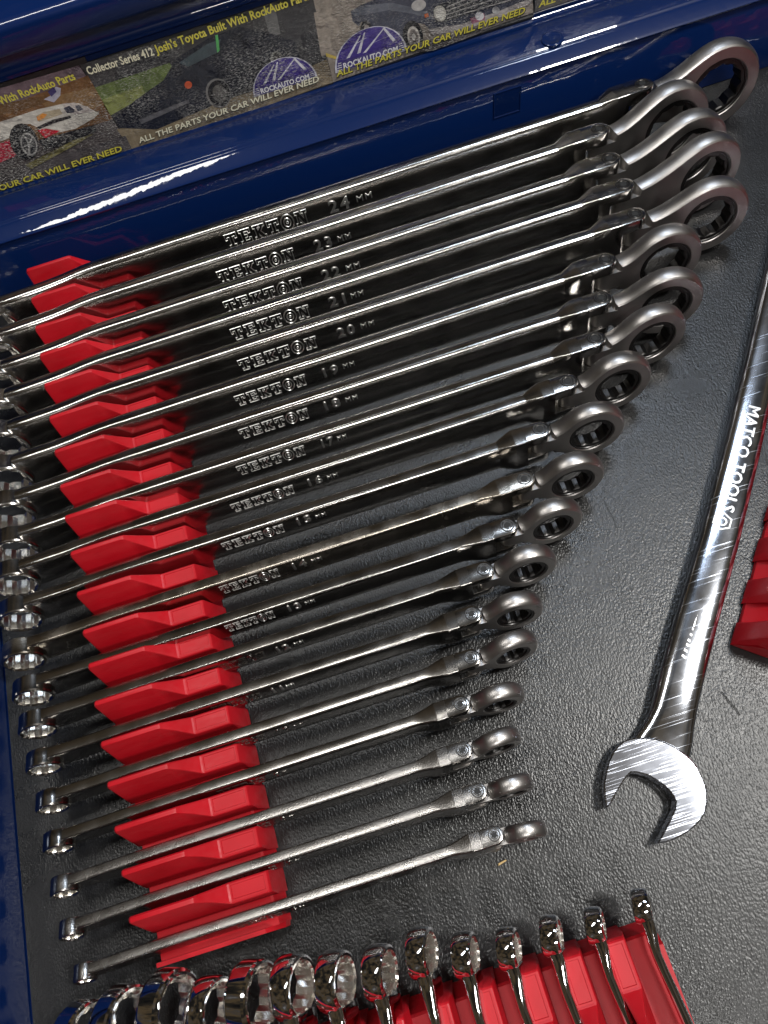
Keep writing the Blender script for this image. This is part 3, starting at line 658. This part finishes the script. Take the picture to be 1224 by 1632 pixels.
cA.poly([(101, 172), (110, 168), (119, 174), (118, 179), (107, 180)], (.05, .05, .07)); cA.poly([(119, 168), (126, 167), (133, 174), (124, 177)], (.05, .05, .07))
cA.poly([(57, 184), (70, 178), (95, 173), (100, 181), (62, 194)], (.40, .34, .24)); cA.poly([(58, 186), (68, 180), (75, 182), (70, 188), (60, 192)], (.62, .25, .05))
cA.poly([(58, 202), (84, 190), (112, 184), (114, 187), (86, 196), (63, 205)], (.015, .015, .018))
cA.poly([(60, 207), (70, 204), (96, 208), (72, 220)], (.50, .012, .03)); cA.poly([(-60, 250), (16, 222), (32, 245), (-40, 275)], (.50, .03, .06))
cA.poly([(62, 222), (100, 212), (150, 198), (154, 208), (120, 224), (70, 240)], (.018, .018, .020))
cA.ell(38, 225, 22, 30, -.35, (.010, .010, .012)); cA.ell(46, 229, 13, 19, -.35, (.40, .39, .38)); cA.ell(46, 229, 10.5, 16, -.35, (.04, .04, .045))
for k in range(5):
    an = k * 2 * math.pi / 5 + .3; cx, cy = 46 + 11 * math.cos(an), 229 + 16 * math.sin(an); cA.poly([(44.5, 229), (47.5, 229.5), (cx + 1.8, cy), (cx - 1.8, cy)], (.42, .41, .40))
cA.poly([(40, 262), (118, 222), (150, 212), (120, 230), (50, 268)], (.20, .18, .07))
cA.done(-.068, aty(127, 104, YC).x - cA.o.x, .0512) if False else None
# --- card B: dark car, grass
cB = Card([(127, 104), (499, -2), (531, 131), (215, 243)], 'photo card with a dark sports car beside grass, second from the left')
cB.poly([(128, 103), (499, -2), (530, 131), (214, 243)], (.045, .045, .048))
cB.poly([(150, 140), (270, 100), (290, 128), (172, 180)], (.11, .15, .045)); cB.poly([(160, 160), (226, 136), (232, 152), (176, 184)], (.22, .25, .08))
cB.poly([(186, 206), (330, 168), (420, 140), (521, 94), (531, 131), (214, 243)], (.23, .185, .12))
cB.poly([(418, 14), (438, 8), (447, 54), (430, 58)], (.13, .13, .13))
cB.poly([(182, 188), (215, 160), (260, 128), (282, 92), (330, 62), (380, 42), (430, 52), (470, 66), (478, 96), (430, 120), (372, 150), (330, 172), (250, 206), (190, 204)], (.014, .016, .024))
cB.poly([(285, 100), (330, 70), (352, 62), (345, 84), (300, 106)], (.05, .07, .08)); cB.poly([(343, 56), (347, 55), (350, 80), (346, 84)], (.10, .40, .12))
cB.ell(300, 135, 6, 6, 0, (.55, .09, .03)); cB.ell(348, 148, 20, 24, -.3, (.16, .155, .15)); cB.ell(349, 148, 17.5, 21, -.3, (.012, .012, .014)); cB.ell(350, 149, 11, 15, -.3, (.10, .095, .09)); cB.ell(441, 94, 10, 13, -.2, (.13, .13, .12)); cB.ell(442, 94, 8, 11, -.2, (.02, .02, .02))
cB.poly([(220, 190), (300, 158), (302, 163), (226, 197)], (.10, .10, .11))
# --- card C: slate blue classic car
cC = Card([(499, -2), (850, -110), (850, 20), (531, 131)], 'photo card with a slate blue classic car on pale concrete, third from the left')
cC.poly([(499, -2), (845, -115), (850, 20), (531, 131)], (.27, .235, .20))
cC.poly([(500, 20), (560, 5), (580, 60), (512, 90)], (.30, .26, .22)); cC.poly([(519, 84), (552, 96), (554, 100), (520, 90)], (.50, .38, .08))
cC.poly([(559, 18), (575, 8), (620, -10), (760, -60), (846, -80), (848, -4), (790, 20), (735, 40), (690, 52), (676, 38), (662, 36), (650, 48), (645, 62), (592, 52), (586, 38), (576, 34), (572, 42), (562, 34)], (.055, .060, .085))
cC.poly([(559, 18), (575, 9), (625, 4), (668, 14), (690, 26), (692, 32), (660, 22), (620, 16), (565, 26)], (.12, .13, .16))
cC.poly([(692, 10), (720, 0), (780, -22), (846, -40), (847, -8), (780, 12), (710, 34), (694, 36)], (.035, .037, .045))
for k in range(4): cC.poly([(712, 10 + k * 6), (846, -44 + k * 11), (846, -42 + k * 11), (712, 12 + k * 6)], (.38, .37, .36))
cC.ell(701, 21, 10, 13, -.2, (.60, .58, .52)); cC.ell(701, 21, 7.5, 10, -.2, (.80, .78, .72)); cC.ell(667, 8, 12, 9, -.3, (.42, .41, .40))
cC.poly([(681, 46), (735, 38), (795, 17), (846, -4), (847, 4), (800, 26), (740, 47), (690, 55)], (.40, .37, .36)); cC.poly([(676, 22), (682, 20), (683, 26), (677, 28)], (.50, .12, .03))
cC.poly([(749, 29), (771, 20), (773, 30), (752, 38)], (.32, .12, .18)); cC.ell(764, 25, 7, 7, 0, (.70, .70, .72)); cC.ell(790, 16, 6, 6, 0, (.5, .5, .5))
cC.ell(658, 56, 16, 24, -.15, (.014, .014, .015)); cC.ell(659, 58, 10, 17, -.15, (.42, .39, .36)); cC.ell(659, 58, 7, 13, -.15, (.16, .14, .13)); cC.ell(659, 58, 3.2, 5, 0, (.5, .48, .45))
cC.ell(584, 47, 9, 15, -.2, (.014, .014, .015)); cC.ell(585, 48, 5, 10, -.2, (.34, .31, .28))
cC.poly([(575, 62), (640, 72), (700, 62), (760, 42), (770, 50), (690, 80), (620, 84)], (.09, .08, .075))
# --- card D: only its lower left corner shows
cD = Card([(853, -112), (1200, -230), (1200, -90), (853, 19)], 'photo card at the right with only its pale lower corner in view')
cD.poly([(852, -113), (1200, -231), (1200, -92), (853, 19)], (.10, .095, .09))
for cd, (tl, tr, br, bl) in ((cA, [(-240, 200), (127, 104), (213, 243), (-140, 352)]), (cB, [(128, 104), (498, -2), (530, 131), (215, 243)]), (cC, [(499, -2), (848, -110), (850, 20), (531, 131)]), (cD, [(853, -112), (1200, -230), (1200, -90), (853, 19)])):
    pass
logo(cB, None, (407, 152), (503, 122), 0); logo(cC, None, (537, 113), (645, 78), 0)
cA.text('With RockAuto Parts', (1, 166), (121, 125), .006, M_ink); cA.text('ALL THE PARTS YOUR CAR WILL EVER NEED', (-125, 345), (196, 240), .0052, M_inkd, shear=.15, bold=.05); cA.text('ALL THE PARTS YOUR CAR WILL EVER NEED', (-125, 344), (196, 239), .0050, M_ink, shear=.15)
cB.text('Collector Series 412', (141, 118), (246, 86), .006, M_inkw); cB.text("Josh's Toyota Built With RockAuto Parts", (249, 84), (494, -3), .0062, M_ink)
cB.text('ALL THE PARTS YOUR CAR WILL EVER NEED', (222, 228), (509, 129), .0052, M_inkd, shear=.15, bold=.05); cB.text('ALL THE PARTS YOUR CAR WILL EVER NEED', (222, 227), (509, 128), .0050, M_inkw, shear=.15)
cC.text('ALL THE PARTS YOUR CAR WILL EVER NEED', (536, 122), (837, 20), .0054, M_inkd, shear=.15, bold=.05); cC.text('ALL THE PARTS YOUR CAR WILL EVER NEED', (536, 121), (836, 19), .0052, M_ink, shear=.15)
cD.text('ALL THE PARTS YOUR CAR WILL EVER NEED', (858, 12), (1180, -98), .0052, M_ink, shear=.15)
for cd, x1 in ((cA, aty(127, 104, YC).x - .0006), (cB, aty(530, 131, YC).x - .0004), (cC, aty(850, 20, YC).x - .0006), (cD, aty(1200, -90, YC).x)):
    zz = .0505
    cd.done(min(q[0] for q in cd.v), max(q[0] for q in cd.v), max(q[2] for q in cd.v))

# ================================================================== SMALL THINGS ON THE LINER
p = atz(800, 1375, .0006); mb = MB(); mb.loft([[(-.0022, -.0004, 0), (.0022, -.0003, 0), (.0020, .0004, 0), (-.0016, .0005, 0)], [(-.0018, -.0003, .0006), (.0019, -.0002, .0005), (.0018, .0003, .0005), (-.0014, .0004, .0006)]])
tag(link('wood_chip', mb.mesh('chip', False), mat('pale_wood', (.55, .38, .16), .6), None, (p.x, p.y, .0003), (0, 0, .2)), 'tiny tan wood chip on the black liner below the smallest wrench', 'wood chip')
def hair(pts, label, r_=.00018):
    P = [atz(*q, .0006) for q in pts]; mb = MB(); rings = []
    for i, q in enumerate(P):
        d_ = (P[min(i + 1, len(P) - 1)] - P[max(i - 1, 0)]).normalized(); nn = Vector((-d_.y, d_.x, 0))
        rings.append([q + nn * r_, q + Vector((0, 0, r_)), q - nn * r_, q - Vector((0, 0, r_))])
    mb.loft(rings); tag(link('thread', mb.mesh('thread'), M_hole), label, 'thread')
hair([(1150, 1102), (1157, 1110), (1164, 1120), (1172, 1128), (1180, 1140)], 'short dark thread on the liner right of the large open-end wrench')
hair([(963, 797), (970, 812), (979, 828), (985, 845)], 'fine dark scratch-like thread on the liner beside the 14 MM wrench head', .00008)
